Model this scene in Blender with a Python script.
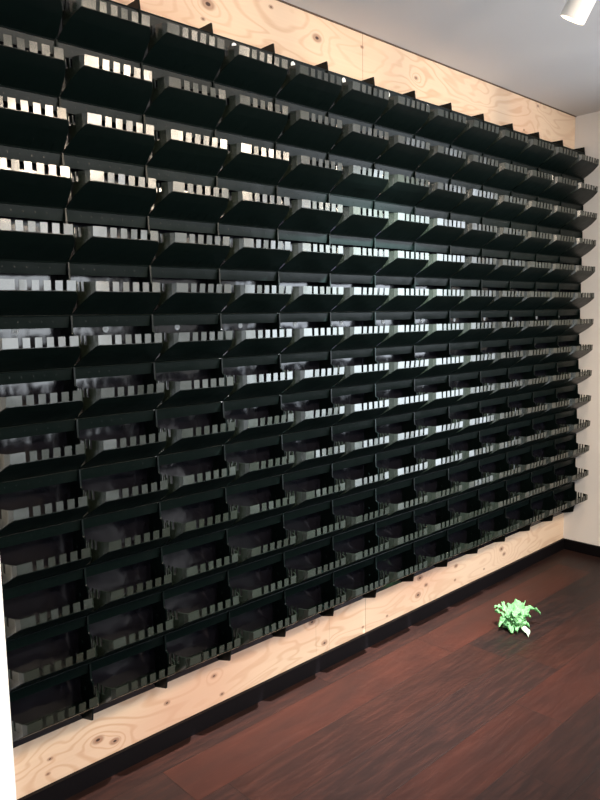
import bpy, bmesh, math, random
from mathutils import Vector, Matrix, noise
random.seed(7)
C = bpy.context.scene.collection
for o in list(bpy.data.objects): bpy.data.objects.remove(o)

# ------------------------------------------------------------------ camera
F_PX = 706.68
YAW, PITCH, ROLL = 0.75656, 0.118864, -0.015937
CAM = Vector((0.0, -1.842, 1.3592))
fw = Vector((math.sin(YAW)*math.cos(PITCH), math.cos(YAW)*math.cos(PITCH), -math.sin(PITCH)))
rt = Vector((math.cos(YAW), -math.sin(YAW), 0))
up = rt.cross(fw)
c_, s_ = math.cos(ROLL), math.sin(ROLL)
rt, up = c_*rt + s_*up, -s_*rt + c_*up
cd = bpy.data.cameras.new('camera'); cam = bpy.data.objects.new('camera', cd); C.objects.link(cam)
cd.sensor_fit = 'HORIZONTAL'; cd.sensor_width = 36; cd.lens = 36*F_PX/600
cd.clip_start = .02
cam.matrix_world = Matrix(((rt.x, up.x, -fw.x, CAM.x), (rt.y, up.y, -fw.y, CAM.y), (rt.z, up.z, -fw.z, CAM.z), (0, 0, 0, 1)))
bpy.context.scene.camera = cam

# ------------------------------------------------------------------ world, light, exposure
XC, H = 3.8115, 2.4            # end wall, ceiling
XL, YB = -2.6, -4.6            # left wall, wall behind the camera
END_WIN = (-2.9, -0.95, 0.25, 2.05)      # glazed opening of the end wall (y0, y1, z0, z1)
REAR_WIN = [(0.3, 1.1, 0.3, 2.05), (2.2, 3.3, 0.3, 2.05)]   # openings of the wall behind the camera (x0, x1, z0, z1)
LEFT_WIN = (-3.4, -1.4, 0.3, 2.1)

w = bpy.data.worlds.new('World'); bpy.context.scene.world = w; w.use_nodes = True
bg = w.node_tree.nodes['Background']; bg.inputs[0].default_value = (.80, .90, 1, 1); bg.inputs[1].default_value = 1.5

def area(name, loc, rot, sx, sy, power, col):
    l = bpy.data.lights.new(name, 'AREA'); l.shape = 'RECTANGLE'; l.size = sx; l.size_y = sy; l.energy = power; l.color = col
    o = bpy.data.objects.new(name, l); C.objects.link(o); o.location = loc; o.rotation_euler = rot
    return o
y0, y1, z0_, z1_ = END_WIN
area('daylight_end', (XC+.14, (y0+y1)/2, (z0_+z1_)/2), (0, math.pi/2, 0), z1_-z0_, y1-y0, 60, (.82, .89, 1))
for i, (x0, x1, a, b) in enumerate(REAR_WIN):
    area('daylight_rear', ((x0+x1)/2, YB-.14, (a+b)/2), (math.pi/2, 0, 0), x1-x0, b-a, 26*(x1-x0), (.9, .95, 1))
y0, y1, z0_, z1_ = LEFT_WIN
area('daylight_left', (XL-.14, (y0+y1)/2, (z0_+z1_)/2), (0, -math.pi/2, 0), z1_-z0_, y1-y0, 7, (.95, .97, 1))
SPOT_POWER = 100
SPOT_COL = (1, .74, .50)
vs = bpy.context.scene.view_settings
vs.view_transform = 'Standard'; vs.look = 'None'; vs.exposure = 0.3; vs.gamma = 1; vs.use_curve_mapping = False

# ------------------------------------------------------------------ helpers
def unproject(px, py, Y=0.0):
    d = fw + (px-300)/F_PX*rt - (py-400)/F_PX*up
    t = (Y-CAM.y)/d.y
    return CAM + d*t

def link_mesh(name, bm, mat, parent=None, smooth=False):
    bmesh.ops.recalc_face_normals(bm, faces=bm.faces)
    me = bpy.data.meshes.new(name); bm.to_mesh(me); bm.free()
    if smooth:
        for p in me.polygons: p.use_smooth = True
    me.materials.append(mat)
    o = bpy.data.objects.new(name, me); C.objects.link(o)
    if parent: o.parent = parent
    return o
def box(bm, x0, x1, y0, y1, z0, z1):
    v = [bm.verts.new((x, y, z)) for x in (x0, x1) for y in (y0, y1) for z in (z0, z1)]
    for f in ((0, 1, 3, 2), (4, 6, 7, 5), (0, 4, 5, 1), (2, 3, 7, 6), (0, 2, 6, 4), (1, 5, 7, 3)):
        bm.faces.new([v[i] for i in f])
def hexa(bm, pts):     # 8 points: bottom quad 0-3, top quad 4-7
    v = [bm.verts.new(p) for p in pts]
    for f in ((0, 1, 2, 3), (4, 5, 6, 7), (0, 1, 5, 4), (1, 2, 6, 5), (2, 3, 7, 6), (3, 0, 4, 7)):
        bm.faces.new([v[i] for i in f])
def prism(bm, prof, x0, x1):   # profile of (y, z), extruded along x
    a = [bm.verts.new((x0, y, z)) for y, z in prof]; b = [bm.verts.new((x1, y, z)) for y, z in prof]
    n = len(prof)
    bm.faces.new(a); bm.faces.new(b[::-1])
    for i in range(n): bm.faces.new((a[i], a[(i+1) % n], b[(i+1) % n], b[i]))
def disc(bm, c, r, h, n=12, axis=Vector((0, -1, 0)), r2=None):
    q = axis.to_track_quat('Z', 'Y').to_matrix().to_4x4(); q.translation = Vector(c)+axis*h/2
    bmesh.ops.create_cone(bm, cap_ends=True, segments=n, radius1=r, radius2=r if r2 is None else r2, depth=h, matrix=q)

def mat(name, col, rough=.5, spec=.5, **kw):
    m = bpy.data.materials.new(name); m.use_nodes = True
    b = m.node_tree.nodes['Principled BSDF']
    b.inputs['Base Color'].default_value = (*col, 1); b.inputs['Roughness'].default_value = rough
    b.inputs['Specular IOR Level'].default_value = spec
    for k, v in kw.items(): b.inputs[k.replace('_', ' ')].default_value = v
    return m
def nodes(m):
    nt = m.node_tree
    def N(t, **kw):
        n = nt.nodes.new(t)
        for k, v in kw.items(): setattr(n, k, v)
        return n
    return nt, N, nt.links.new, nt.nodes['Principled BSDF']
def math_node(N, L, op, a, b=None, c=None):
    n = N('ShaderNodeMath', operation=op)
    for i, v in enumerate((a, b, c)):
        if v is None: continue
        if isinstance(v, (int, float)): n.inputs[i].default_value = v
        else: L(v, n.inputs[i])
    return n.outputs[0]
def mix(N, L, fac, a, b, blend='MIX'):
    n = N('ShaderNodeMix', data_type='RGBA', blend_type=blend)
    for i, v in ((0, fac), (6, a), (7, b)):
        if isinstance(v, (int, float)): n.inputs[i].default_value = v
        elif isinstance(v, tuple): n.inputs[i].default_value = (*v, 1)
        else: L(v, n.inputs[i])
    return n.outputs[2]

# ------------------------------------------------------------------ materials
def plastic(name, col, rough, amp=.0025, spec=.5):
    m = mat(name, col, rough, spec); nt, N, L, b = nodes(m)
    tc = N('ShaderNodeTexCoord'); oi = N('ShaderNodeObjectInfo')
    add = N('ShaderNodeVectorMath', operation='ADD')
    sc = N('ShaderNodeVectorMath', operation='SCALE'); sc.inputs[3].default_value = 9
    comb = N('ShaderNodeCombineXYZ'); L(oi.outputs['Random'], comb.inputs[0]); L(oi.outputs['Random'], comb.inputs[1])
    L(comb.outputs[0], sc.inputs[0]); L(tc.outputs['Object'], add.inputs[0]); L(sc.outputs[0], add.inputs[1])
    no = N('ShaderNodeTexNoise'); no.inputs['Scale'].default_value = 14; no.inputs['Detail'].default_value = 1.5
    L(add.outputs[0], no.inputs['Vector'])
    bp = N('ShaderNodeBump'); bp.inputs['Strength'].default_value = 1; bp.inputs['Distance'].default_value = amp
    L(no.outputs[0], bp.inputs['Height']); L(bp.outputs[0], b.inputs['Normal'])
    return m
GREEN = plastic('dark_green_plastic', (.0022, .0052, .0046), .36, .0025, .16)
RIM = plastic('dark_green_plastic_rim', (.0085, .0135, .0085), .26, .0018, 1.0)
RIM.node_tree.nodes['Principled BSDF'].inputs['IOR'].default_value = 1.62
BACK = plastic('black_backing_sheet', (.006, .006, .009), .15, .003, .65)
WHITE = mat('white_paint_metal', (.86, .85, .82), .35)
WASH = mat('white_washer', (.85, .85, .83), .4)

def wall_mat(name, col):
    m = mat(name, col, .85, .2); nt, N, L, b = nodes(m)
    tc = N('ShaderNodeTexCoord'); no = N('ShaderNodeTexNoise'); no.inputs['Scale'].default_value = 160; no.inputs['Detail'].default_value = 3
    L(tc.outputs['Object'], no.inputs['Vector'])
    bp = N('ShaderNodeBump'); bp.inputs['Strength'].default_value = .25; bp.inputs['Distance'].default_value = .002
    L(no.outputs[0], bp.inputs['Height']); L(bp.outputs[0], b.inputs['Normal'])
    return m
WALL = wall_mat('wall_paint', (.74, .70, .66))
WALL_WHITE = wall_mat('white_wall_paint', (.88, .88, .87))
CEIL = wall_mat('ceiling_paint', (.62, .60, .58))

# knots of the plywood: where they sit on the board, radius along and across
knots = [(317, 38, 1, .016), (208, 4, 1, .018), (203, 19, 0, .006), (362, 47, 0, .007), (538, 106, 0, .008), (524, 130, 0, .006),
         (416, 78, 1, .008), (271, 7, 0, .007), (98, 740, 1, .013), (115, 741, 1, .011), (50, 759, 0, .006), (48, 774, 0, .005),
         (214, 676, 1, .008), (167, 703, 0, .008), (312, 622, 1, .012), (324.5, 643, 1, .011), (363, 627, 0, .006), (387, 616, 0, .006),
         (420, 578, 1, .014), (426, 585, 0, .010), (418, 595, 1, .014), (456, 566, 0, .011), (455, 580, 0, .007), (501.5, 549, 1, .014),
         (504, 554, 1, .011), (484, 569, 0, .006), (222, 694, 0, .007)]
def plywood():
    m = mat('plywood', (.8, .6, .4), .42, .5); nt, N, L, b = nodes(m)
    geo = N('ShaderNodeNewGeometry'); sep = N('ShaderNodeSeparateXYZ'); L(geo.outputs['Position'], sep.inputs[0])
    # warp: rotary cut grain, long wavy contours
    def ns(scale, sx, sz, det=2.0, dist=0.0):
        mp = N('ShaderNodeMapping'); mp.inputs['Scale'].default_value = (sx, 1, sz); L(geo.outputs['Position'], mp.inputs[0])
        n = N('ShaderNodeTexNoise'); n.inputs['Scale'].default_value = scale; n.inputs['Detail'].default_value = det; n.inputs['Distortion'].default_value = dist
        L(mp.outputs[0], n.inputs['Vector']); return n.outputs[0]
    base = ns(2.6, .8, 2.6, 2.0, .6)
    tot = None; near = None
    for px, py, ring, rad in knots:
        p = unproject(px, py)
        dx = math_node(N, L, 'MULTIPLY', math_node(N, L, 'SUBTRACT', sep.outputs[0], p.x), .62)
        dz = math_node(N, L, 'SUBTRACT', sep.outputs[2], p.z)
        d = math_node(N, L, 'SQRT', math_node(N, L, 'ADD', math_node(N, L, 'MULTIPLY', dx, dx), math_node(N, L, 'MULTIPLY', dz, dz)))
        k = math_node(N, L, 'DIVIDE', rad*.72, math_node(N, L, 'MAXIMUM', d, .0015))     # >1 inside the knot
        near = k if near is None else math_node(N, L, 'MAXIMUM', near, k)
        if ring:
            g = math_node(N, L, 'EXPONENT', math_node(N, L, 'MULTIPLY', d, -1/(rad*2.2)))
            tot = g if tot is None else math_node(N, L, 'ADD', tot, g)
    field = math_node(N, L, 'ADD', base, math_node(N, L, 'MULTIPLY', tot, .40))
    bands = math_node(N, L, 'SINE', math_node(N, L, 'MULTIPLY', field, 62))
    r1 = N('ShaderNodeValToRGB'); r1.color_ramp.elements[0].position = .2; r1.color_ramp.elements[1].position = 1
    L(bands, r1.inputs[0])
    amt = math_node(N, L, 'MULTIPLY', r1.outputs[0], ns(1.7, 1, 1.5, 1))
    col = mix(N, L, math_node(N, L, 'MULTIPLY', amt, 1.1), (.70, .53, .40), (.48, .26, .16))
    fine = ns(60, .05, 2.0, 3)
    col = mix(N, L, .35, col, mix(N, L, fine, (.62, .42, .25), (.84, .64, .42)))
    red = N('ShaderNodeValToRGB'); red.color_ramp.elements[0].position = .5; red.color_ramp.elements[1].position = .75
    L(ns(1.3, 1, 2, 1), red.inputs[0])
    col = mix(N, L, math_node(N, L, 'MULTIPLY', red.outputs[0], .6), col, (.60, .34, .23))
    ko = N('ShaderNodeValToRGB'); ko.color_ramp.elements[0].position = .60; ko.color_ramp.elements[1].position = 1.0
    L(near, ko.inputs[0]); col = mix(N, L, math_node(N, L, 'MULTIPLY', ko.outputs[0], .6), col, (.22, .085, .045))
    kd = N('ShaderNodeValToRGB'); kd.color_ramp.elements[0].position = .62; kd.color_ramp.elements[1].position = .95
    L(math_node(N, L, 'MULTIPLY', near, .35), kd.inputs[0]); col = mix(N, L, kd.outputs[0], col, (.05, .02, .012))
    # joints between the sheets, a few pencil lines
    for x, wd, st, zmax in ((2.0885, .0011, .85, 9), (1.803, .0010, .35, .5), (1.876, .0010, .35, .5), (.905, .001, .0, 9)):
        dd = math_node(N, L, 'ABSOLUTE', math_node(N, L, 'SUBTRACT', sep.outputs[0], x))
        ln = math_node(N, L, 'MULTIPLY', math_node(N, L, 'LESS_THAN', dd, wd), math_node(N, L, 'LESS_THAN', sep.outputs[2], zmax))
        col = mix(N, L, math_node(N, L, 'MULTIPLY', ln, st), col, (.16, .09, .05))
    L(col, b.inputs['Base Color'])
    return m
PLY = plywood()

def floor_mat():
    m = mat('dark_floor_planks', (.05, .02, .015), .42, .18); nt, N, L, b = nodes(m)
    geo = N('ShaderNodeNewGeometry'); sep = N('ShaderNodeSeparateXYZ'); L(geo.outputs['Position'], sep.inputs[0])
    PW, PL = .181, 1.25
    row = math_node(N, L, 'DIVIDE', math_node(N, L, 'ADD', sep.outputs[1], .105), PW)
    ri = math_node(N, L, 'FLOOR', row); rf = math_node(N, L, 'FRACT', row)
    wn = N('ShaderNodeTexWhiteNoise', noise_dimensions='1D'); L(ri, wn.inputs['W'])
    off = math_node(N, L, 'MULTIPLY', wn.outputs[0], PL)
    u = math_node(N, L, 'DIVIDE', math_node(N, L, 'ADD', sep.outputs[0], off), PL)
    ui = math_node(N, L, 'FLOOR', u); uf = math_node(N, L, 'FRACT', u)
    cid = N('ShaderNodeCombineXYZ'); L(ri, cid.inputs[0]); L(ui, cid.inputs[1])
    wn2 = N('ShaderNodeTexWhiteNoise', noise_dimensions='3D'); L(cid.outputs[0], wn2.inputs['Vector'])
    ramp = N('ShaderNodeValToRGB'); L(wn2.outputs[0], ramp.inputs[0])
    e = ramp.color_ramp.elements; e[0].position = 0; e[0].color = (.010, .0065, .006, 1); e[1].position = 1; e[1].color = (.046, .013, .0085, 1)
    k = e.new(.35); k.color = (.018, .0085, .007, 1); k = e.new(.7); k.color = (.022, .008, .0056, 1)
    mp = N('ShaderNodeMapping'); mp.inputs['Scale'].default_value = (1.6, 16, 1)
    sh = N('ShaderNodeVectorMath', operation='ADD'); L(geo.outputs['Position'], sh.inputs[0])
    s3 = N('ShaderNodeVectorMath', operation='SCALE'); s3.inputs[3].default_value = 3.7; L(cid.outputs[0], s3.inputs[0]); L(s3.outputs[0], sh.inputs[1])
    L(sh.outputs[0], mp.inputs[0])
    gr = N('ShaderNodeTexNoise'); gr.inputs['Scale'].default_value = 3.4; gr.inputs['Detail'].default_value = 9; gr.inputs['Roughness'].default_value = .65; gr.inputs['Distortion'].default_value = .35; L(mp.outputs[0], gr.inputs['Vector'])
    g2 = N('ShaderNodeTexNoise'); g2.inputs['Scale'].default_value = 5; g2.inputs['Detail'].default_value = 3
    mp2 = N('ShaderNodeMapping'); mp2.inputs['Scale'].default_value = (.8, 2.2, 1); L(sh.outputs[0], mp2.inputs[0]); L(mp2.outputs[0], g2.inputs['Vector'])
    r2 = N('ShaderNodeValToRGB'); r2.color_ramp.elements[0].position = .45; r2.color_ramp.elements[1].position = .62; L(gr.outputs[0], r2.inputs[0])
    r3 = N('ShaderNodeValToRGB'); r3.color_ramp.elements[0].position = .35; r3.color_ramp.elements[1].position = .7; L(g2.outputs[0], r3.inputs[0])
    col = mix(N, L, math_node(N, L, 'MULTIPLY', r2.outputs[0], .4), ramp.outputs[0], (.050, .016, .010))
    col = mix(N, L, math_node(N, L, 'MULTIPLY', r3.outputs[0], .45), col, (.0075, .0055, .0052))
    def edge(fr, wd):
        a = math_node(N, L, 'LESS_THAN', fr, wd); c = math_node(N, L, 'GREATER_THAN', fr, 1-wd)
        return math_node(N, L, 'MAXIMUM', a, c)
    seam = math_node(N, L, 'MAXIMUM', edge(rf, .007), edge(uf, .0011))
    col = mix(N, L, math_node(N, L, 'MULTIPLY', seam, .8), col, (.008, .005, .004))
    L(col, b.inputs['Base Color'])
    rr = N('ShaderNodeMapRange'); rr.inputs[3].default_value = .34; rr.inputs[4].default_value = .55; L(gr.outputs[0], rr.inputs[0]); L(rr.outputs[0], b.inputs['Roughness'])
    bp = N('ShaderNodeBump'); bp.inputs['Strength'].default_value = .35; bp.inputs['Distance'].default_value = .0012
    hh = math_node(N, L, 'SUBTRACT', gr.outputs[0], seam); L(hh, bp.inputs['Height']); L(bp.outputs[0], b.inputs['Normal'])
    return m
FLOOR = floor_mat()
BASE = mat('dark_brown_skirting', (.003, .0022, .0028), .5, .12)

# ------------------------------------------------------------------ the room
def structure(name, boxes, m):
    bm = bmesh.new()
    for b in boxes: box(bm, *b)
    o = link_mesh(name, bm, m); o['kind'] = 'structure'; return o
structure('floor', [(XL-.1, XC+.1, YB-.1, .05, -.06, 0)], FLOOR)
structure('ceiling', [(XL-.1, XC+.1, YB-.1, .05, H, H+.06)], CEIL)
X0 = .6086
structure('wall_back', [(X0-.01, XC, 0, .03, 0, H)], PLY)
structure('wall_front', [(XL, REAR_WIN[0][0], YB-.1, YB, 0, H), (REAR_WIN[0][1], REAR_WIN[1][0], YB-.1, YB, 0, H), (REAR_WIN[1][1], XC, YB-.1, YB, 0, H)]
          + [(a, b, YB-.1, YB, 0, c) for a, b, c, d in REAR_WIN] + [(a, b, YB-.1, YB, d, H) for a, b, c, d in REAR_WIN], WALL)
y0, y1, a, b = END_WIN
structure('wall_right', [(XC, XC+.1, y1, .03, 0, H), (XC, XC+.1, YB, y0, 0, H), (XC, XC+.1, y0, y1, 0, a), (XC, XC+.1, y0, y1, b, H)], WALL)
structure('wall_left', [(XL, .6055, -.13, .03, 0, H)], WALL_WHITE)
y0, y1, a, b = LEFT_WIN
structure('wall_side', [(XL-.1, XL, y1, .03, 0, H), (XL-.1, XL, YB, y0, 0, H), (XL-.1, XL, y0, y1, 0, a), (XL-.1, XL, y0, y1, b, H)], WALL_WHITE)
def frame(name, horiz, p, lo, hi, z0, z1, nm):
    bm = bmesh.new(); t = .035
    bars = [(lo, hi, z0, z0+t), (lo, hi, z1-t, z1), (lo, lo+t, z0, z1), (hi-t, hi, z0, z1)]
    for i in range(1, nm): x = lo+(hi-lo)*i/nm; bars.append((x-t/2, x+t/2, z0+t, z1-t))
    for u0, u1, v0, v1 in bars:
        if horiz: box(bm, u0, u1, p-.06, p-.02, v0, v1)
        else: box(bm, min(p, p+.04), max(p, p+.04), u0, u1, v0, v1)
    o = link_mesh(name, bm, WHITE); o['kind'] = 'structure'
frame('window_1', False, XC+.03, END_WIN[0], END_WIN[1], END_WIN[2], END_WIN[3], 2)
frame('window_2', True, YB, *REAR_WIN[0], 2)
frame('window_3', True, YB, *REAR_WIN[1], 2)
frame('window_4', False, XL-.07, *LEFT_WIN, 2)
structure('baseboard_back', [(X0-.003, XC-.0001, -.013, -.0002, 0.0002, .060)], BASE)
structure('baseboard_right', [(XC-.013, XC-.0002, END_WIN[1]+.0, -.0135, 0.0002, .060)], BASE)
structure('trim_1', [(X0-.003, XC-.0001, -.006, -.0002, H-.004, H-.0003)], mat('brown_edge', (.10, .06, .035), .6))

# ------------------------------------------------------------------ planter pockets: 13 columns x 14 rows on the plywood
P, R_, ZT = .2454, .13816, 2.1990
NC, NR = 13, 14
DF = .060
SLOTX = []
ST = [(-.060, .0005, .0035, .0035), (-.088, .0165, .0050, .0048), (-.100, .0235, .0065, .0060), (-.122, .0370, .0115, .0105), (-.141, .0500, .0190, .0180), (-.1525, .0580, .0270, .0270)]
#     y,      z bottom, inset left, inset right
TOP = .0846
def tray_mesh():
    bm = bmesh.new(); t = .0022
    rings = []
    for y, z, a, b in ST:
        rings.append([bm.verts.new(v) for v in ((a, y, z), (P-b, y, z), (P-b, y, z+t), (a, y, z+t))])
    for r0, r1 in zip(rings, rings[1:]):
        for i in range(4): bm.faces.new((r0[i], r0[(i+1) % 4], r1[(i+1) % 4], r1[i]))
    bm.faces.new(rings[0]); bm.faces.new(rings[-1][::-1])
    box(bm, .0035, P-.0035, -.0598, -.0035, .0012, .0034)         # flat rear of the floor
    xs = gaps()
    for x in xs:                                                 # ribs below the tray
        (ya, za, _, _), (yb, zb, _, _) = ST[0], ST[1]
        h = .0045; w_ = .0008
        hexa(bm, [(x-w_, ya-.002, za+.0006), (x+w_, ya-.002, za+.0006), (x+w_, yb, zb-.0005), (x-w_, yb, zb-.0005), (x-w_, ya-.002, za+h), (x+w_, ya-.002, za+h), (x+w_, yb, zb+.001), (x-w_, yb, zb+.001)])
    return bm
FRX0, FRX1 = .0270, P-.0270
def teeth():      # (x0, x1) of the teeth along the front
    L = FRX1-FRX0
    fr = [(0, .20), (.254, .350), (.411, .507), (.566, .662), (.721, .819), (.875, 1)]
    return [(FRX0+a*L, FRX0+b*L) for a, b in fr]
def gaps():
    t = teeth(); return [(a[1]+b[0])/2 for a, b in zip(t, t[1:])] + [t[-1][1]-.004]
def strip(bm, a, b, za, zb, zt, th, inward, lean=0.0, bow=0.0):
    # upright plate from plan point a to b with thickness th towards `inward`, tops pushed by lean
    n = Vector((-(b[1]-a[1]), b[0]-a[0])); n.normalize()
    if n.dot(Vector(inward)) < 0: n = -n
    def q(p, z, k, s=0.0): return (p[0]+n.x*(k+s), p[1]+n.y*(k+s), z)
    hexa(bm, [q(a, za, 0, bow), q(b, zb, 0, -bow), q(b, zb, th, -bow), q(a, za, th, bow), q(a, zt, 0, lean+bow), q(b, zt, 0, lean-bow), q(b, zt, th, lean-bow), q(a, zt, th, lean+bow)])
def rim_mesh(seed):
    rd = random.Random(seed); bm = bmesh.new(); th = .0022
    base = -.0012+rd.uniform(-.0016, .0016)
    f = ST[-1]; zb = f[1]+.0006
    ys = -.1525
    bb = rd.uniform(-.0004, .0004)
    strip(bm, (FRX0, ys), (FRX1, ys), zb, zb, zb+.0012, th, (0, 1))
    for i, (x0, x1) in enumerate(teeth()):
        strip(bm, (x0, ys), (x1, ys), zb+.0012, zb+.0012, TOP + (0 if i % 5 else .0006), th, (0, 1), base+rd.uniform(-.0009, .0009), bb+rd.uniform(-.0003, .0003))
    for side in (0, 1):
        def pt(s): y, z, a, b = s; return ((a, y) if side == 0 else (P-b, y)), z
        pts = [pt(s) for s in ST[1:]]
        inward = (1, 0) if side == 0 else (-1, 0)
        def at(y):
            for (p, z), (p2, z2) in zip(pts, pts[1:]):
                if p2[1] <= y <= p[1]+1e-9:
                    k = (p[1]-y)/(p[1]-p2[1]); return (p[0]+(p2[0]-p[0])*k, y), z+(z2-z)*k
            return pts[-1]
        for (p, z), (p2, z2) in zip(pts, pts[1:]):
            strip(bm, p, p2, z+.0004, z2+.0004, .0605, th, inward)
        for ya, yb, zt in ((-.088, -.094, TOP), (-.1035, -.110, TOP), (-.1195, -.141, TOP), (-.141, -.1525, TOP)):
            (pa, _), (pb, _) = at(ya), at(yb)
            strip(bm, pa, pb, .0605, .0605, zt, th, inward, rd.uniform(-.0003, .0003))
    return bm
def band_mesh():
    bm = bmesh.new()
    prism(bm, [(-.0600, R_-.0006), (-.0522, R_-.0330), (-.0496, R_-.0330), (-.0574, R_-.0006)], .0030, P-.0030)
    prism(bm, [(-.0616, R_-.0004), (-.0626, R_-.0020), (-.0620, R_-.0032), (-.0590, R_-.0040), (-.0590, R_-.0004)], .0030, P-.0030)      # bead along the upper edge
    for i in range(6):
        x = .045+i*.0305; disc(bm, (x, -.0560, R_-.0165), .0020, .0008, 8)
    return bm
def back_mesh(z0):
    bm = bmesh.new(); box(bm, .0026, P-.0026, -.0032, -.0006, z0, R_-.0006); return bm
def partition_mesh(kind):
    bm = bmesh.new()
    prof = [(-.0006, R_-.0004), (-.0640, R_-.0004), (-.0655, .0900), (-.0670, .0872), (-.0710, .0855), (-.0770, .0840), (-.0780, .0640), (-.0760, .0200), (-.0680, .0090), (-.0600, .0004), (-.0006, .0004)]
    if kind == 'bottom': prof[-2:] = [(-.0600, -.0350), (-.0006, -.0535)]
    if kind == 'top': prof[0:2] = [(-.0006, R_+.0285), (-.0600, R_+.0285), (-.0640, R_-.0004)]
    prism(bm, prof, -.0024, .0024)
    disc(bm, (-.0024, -.030, .052), .0042, .0040, 12, Vector((-1, 0, 0)))
    return bm

ORD = ['first', 'second', 'third', 'fourth', 'fifth', 'sixth', 'seventh', 'eighth', 'ninth', 'tenth', 'eleventh', 'twelfth', 'thirteenth', 'fourteenth']
NVAR = 12
masters = {}
def keep(key, name, bm, m):
    o = link_mesh(name, bm, m); masters[key] = o.data; bpy.data.objects.remove(o)
keep('tray', 'tray', tray_mesh(), GREEN)
for i in range(NVAR): keep('rim%d' % i, 'toothed_rim', rim_mesh(100+i), RIM)
keep('band', 'header_band', band_mesh(), GREEN)
keep('back', 'back_panel', back_mesh(.0006), BACK); keep('back_bottom', 'back_panel', back_mesh(-.0530), BACK)
for k in ('mid', 'top', 'bottom'): keep('part_'+k, 'partition', partition_mesh(k), GREEN)
bm = bmesh.new(); disc(bm, (0, 0, 0), .0092, .0014, 20); disc(bm, (0, -.0012, 0), .0045, .0020, 14, r2=.002); keep('washer', 'white_washer', bm, WASH)
bm = bmesh.new(); disc(bm, (0, 0, 0), .0040, .0016, 10, Vector((-1, 0, 0))); keep('clip', 'clip', bm, GREEN)

def child(name, key, parent, loc=(0, 0, 0)):
    o = bpy.data.objects.new(name, masters[key]); C.objects.link(o); o.parent = parent; o.location = loc; return o
def pocket_label(k, c):
    if k == 0: r = 'top row'
    elif k == NR-1: r = 'bottom row'
    else: r = ORD[k] + ' row from the top'
    if c == 0: q = 'leftmost column'
    elif c == NC-1: q = 'rightmost column beside the end wall'
    elif c <= 6: q = ORD[c] + ' column from left'
    else: q = ORD[NC-1-c] + ' column from right'
    return 'dark green plastic planter pocket, %s, %s' % (r, q)
rd = random.Random(3)
for k in range(NR):
    for c in range(NC):
        t = bpy.data.objects.new('planter_pocket', None); C.objects.link(t); t.empty_display_size = .03
        t.location = (X0+c*P, 0, ZT-(k+1)*R_)
        t['label'] = pocket_label(k, c); t['category'] = 'planter'; t['group'] = 'planter pockets covering the plywood wall'
        child('back_panel', 'back_bottom' if k == NR-1 else 'back', t); child('header_band', 'band', t); child('tray', 'tray', t)
        child('toothed_rim', 'rim%d' % rd.randrange(NVAR), t)
        pk = 'part_'+('top' if k == 0 else 'bottom' if k == NR-1 else 'mid')
        child('partition', pk, t)
        if c == NC-1: child('partition', pk, t, (P, 0, 0))
        if k == 6:
            wsh = child('washer', 'washer', t, (P*.5+rd.uniform(-.006, .006), -.0034, R_-.040)); wsh['label'] = 'white screw washer'
        if k == 0 and 3 <= c <= 7:
            wsh = child('washer', 'washer', t, (P*.34, -.0600, R_-.0175)); wsh['label'] = 'white screw washer'

# ------------------------------------------------------------------ spotlights on the ceiling
def spotlight(x, y, label, aim, k=.75, col=SPOT_COL, cone=92, soft=.020):
    t = bpy.data.objects.new('spotlight', None); C.objects.link(t); t.location = (x, y, H)
    t['label'] = label; t['category'] = 'ceiling light'; t['group'] = 'white spotlights along the ceiling'
    ax = Vector(aim).normalized()
    piv = Vector((0, 0, -.090))
    bm = bmesh.new(); disc(bm, (0, 0, -.0002), .045, .022, 32, Vector((0, 0, -1))); link_mesh('ceiling_mount', bm, WHITE, t, False)
    bm = bmesh.new(); disc(bm, (0, 0, -.0224), .008, .06, 16, Vector((0, 0, -1))); link_mesh('stem', bm, WHITE, t, True)
    # hollow can: outer wall, rim, inner wall, lamp face
    bm = bmesh.new(); n = 40
    q = ax.to_track_quat('Z', 'Y').to_matrix()
    prof = [(0, -.055), (.030, -.055), (.0345, -.050), (.0365, -.02), (.0375, .120), (.0350, .1205), (.0335, .095), (0, .095)]
    rings = []
    for r, h in prof:
        if r == 0: rings.append([bm.verts.new(piv + q @ Vector((0, 0, h)))]); continue
        rings.append([bm.verts.new(piv + q @ Vector((r*math.cos(2*math.pi*i/n), r*math.sin(2*math.pi*i/n), h))) for i in range(n)])
    for a, b in zip(rings, rings[1:]):
        for i in range(n):
            j = (i+1) % n
            if len(a) == 1: bm.faces.new((a[0], b[i], b[j]))
            elif len(b) == 1: bm.faces.new((a[i], a[j], b[0]))
            else: bm.faces.new((a[i], a[j], b[j], b[i]))
    can = link_mesh('can', bm, WHITE, t, True)
    md = can.modifiers.new('e', 'EDGE_SPLIT'); md.split_angle = .6
    bm = bmesh.new(); disc(bm, piv+ax*.0955, .031, .004, 28, ax); link_mesh('lens', bm, LENS, t)
    l = bpy.data.lights.new('spot', 'SPOT'); l.energy = SPOT_POWER*k; l.color = col; l.spot_size = math.radians(cone); l.spot_blend = .9; l.shadow_soft_size = soft
    lo = bpy.data.objects.new('spot', l); C.objects.link(lo); lo.parent = t; lo.location = piv+ax*.125
    lo.rotation_euler = (-ax).to_track_quat('Z', 'Y').to_euler()
LENS = mat('lamp_lens', (1, .9, .75), .3); b_ = LENS.node_tree.nodes['Principled BSDF']
b_.inputs['Emission Color'].default_value = (1, .82, .6, 1); b_.inputs['Emission Strength'].default_value = 12
AIM = (-.05, .50, -.86)
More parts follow.
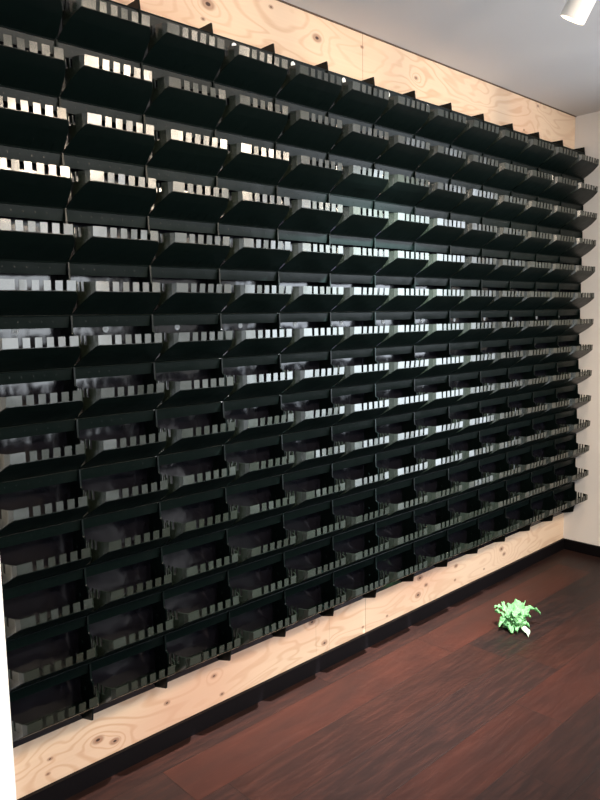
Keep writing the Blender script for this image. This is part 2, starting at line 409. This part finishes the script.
# pivot sits .12 behind the mouth of the can
spotlight(2.098, -.872, 'white cylinder spotlight hanging from the ceiling near the end wall', AIM, 8.5, (.97, .97, 1), 76)
spotlight(1.30, -.872, 'white cylinder spotlight on the ceiling before the middle of the planter wall', AIM, .5)
spotlight(.45, -.872, 'white cylinder spotlight on the ceiling above the left end of the planter wall', AIM, .25)
spotlight(2.95, -.872, 'white cylinder spotlight on the ceiling closest to the end wall', AIM, .5)

for x_, t_, k_ in ((.75, 'left', .6), (1.75, 'middle', 1.25), (2.75, 'right', 1.3)):  # extra row added out of view to brighten upper plywood and end wall
    spotlight(x_, -2.35, 'white cylinder spotlight added out of view to light the upper wall, %s one' % t_, (.0, .80, -.60), k_, (1, .82, .63), 118, .16)
# ------------------------------------------------------------------ crumpled green leaf on the floor
def leaf_mat():
    m = mat('pale_green_leaf', (.36, .72, .30), .5, .35); nt, N, L, b = nodes(m)
    tc = N('ShaderNodeTexCoord'); no = N('ShaderNodeTexNoise'); no.inputs['Scale'].default_value = 28; no.inputs['Detail'].default_value = 4
    L(tc.outputs['Object'], no.inputs['Vector'])
    col = mix(N, L, no.outputs[0], (.10, .40, .12), (.34, .64, .31)); L(col, b.inputs['Base Color'])
    b.inputs['Transmission Weight'].default_value = 0
    tr = N('ShaderNodeBsdfTranslucent'); L(col, tr.inputs[0]); ms = N('ShaderNodeMixShader'); ms.inputs[0].default_value = .35
    out = nt.nodes['Material Output']; L(b.outputs[0], ms.inputs[1]); L(tr.outputs[0], ms.inputs[2]); L(ms.outputs[0], out.inputs[0])
    return m
LEAF = leaf_mat()
STALK = mat('pale_stalk', (.50, .66, .46), .4)
lf = bpy.data.objects.new('crumpled_leaf', None); C.objects.link(lf); lf.location = (2.665, -.345, 0)
lf['label'] = 'crumpled pale green ruffled leaf scrap lying on the dark floor'; lf['category'] = 'leaf'
def curl(bm, p0, d, length, width, rise, curlz, seed, nu=16, nv=8, ruff=.004):
    rdm = random.Random(seed); d = Vector(d).normalized(); sd = Vector((0, 0, 1)).cross(d).normalized()
    ph = rdm.uniform(0, 6); rows = []
    for i in range(nu+1):
        u = i/nu; wv = width*(math.sin(math.pi*min(1, u*.86+.14))**.7)
        row = []
        for j in range(nv+1):
            v = j/nv*2-1
            p = Vector(p0) + d*length*u + sd*wv*v*.5 + sd*.014*math.sin(u*3+ph)*u
            z = rise*math.sin(math.pi*min(1, u*.9)) + curlz*u*u + abs(v)**1.5*width*.28*math.cos(u*5+ph)
            z += ruff*abs(v)*math.sin(u*26+ph+v*2) + ruff*.8*math.sin(v*7+u*9+ph)
            row.append(bm.verts.new((p.x, p.y, max(.0015, p.z+z))))
        rows.append(row)
    for a, b in zip(rows, rows[1:]):
        for j in range(nv): bm.faces.new((a[j], a[j+1], b[j+1], b[j]))
bm = bmesh.new()
bmesh.ops.create_icosphere(bm, subdivisions=5, radius=1)
for v in bm.verts:
    n = v.co.normalized()
    r = 1 + .55*noise.noise(n*2.1+Vector((3, 1, 7))) + .34*abs(noise.noise(n*5.2)) + .22*noise.noise(n*11)
    v.co = Vector((n.x*.042*r, n.y*.042*r, max(0.001, .042+n.z*.042*r)))
link_mesh('leaf_head', bm, LEAF, lf, True)
e1 = Vector((.725, -.688, 0)); e2 = Vector((.688, .725, 0))   # across and away, as seen from where one stands
def dirv(a, b): return e1*a + e2*b
bm = bmesh.new()
specs = [((.9, .3), .075, .045, .02, .020, .05, 1), ((.5, .6), .055, .045, .02, .03, .06, 2), ((-.5, .5), .060, .030, .02, .034, .05, 3), ((-1, .2), .070, .034, .01, .012, .05, 4),
         ((-1, -.3), .070, .030, .01, -.010, .035, 5), ((-.6, -.8), .060, .034, .012, -.014, .025, 6), ((.1, -.9), .055, .034, .012, -.012, .022, 7), ((1, -.45), .055, .036, .012, -.012, .03, 8),
         ((1, 0), .060, .034, .016, .004, .045, 9), ((-.2, 1), .055, .035, .02, .03, .05, 10), ((.1, .1), .040, .05, .025, .02, .07, 11), ((-.8, .3), .075, .020, .02, .030, .05, 12),
         ((1, .35), .115, .024, .030, -.018, .06, 13), ((.4, -.6), .04, .045, .02, 0, .05, 14), ((-.4, -.6), .045, .045, .02, .004, .05, 15), ((0, -.3), .05, .05, .03, .012, .05, 16)]
for (a, b), ln, wd, rs, cz, z0b, sdn in specs:
    dd = dirv(a, b)
    curl(bm, Vector((0, 0, z0b))+dd.normalized()*.010, dd, ln, wd, rs, cz, sdn, ruff=.005)
o = link_mesh('ruffled_blade', bm, LEAF, lf, True)
md = o.modifiers.new('s', 'SOLIDIFY'); md.thickness = .0008
bm = bmesh.new(); curl(bm, dirv(.75, -.6).normalized()*.030+Vector((0, 0, .020)), dirv(.25, -1), .075, .028, .006, -.018, 21, ruff=.001)
o = link_mesh('stalk', bm, STALK, lf, True); o['label'] = 'whitish stalk end'
md = o.modifiers.new('s', 'SOLIDIFY'); md.thickness = .002
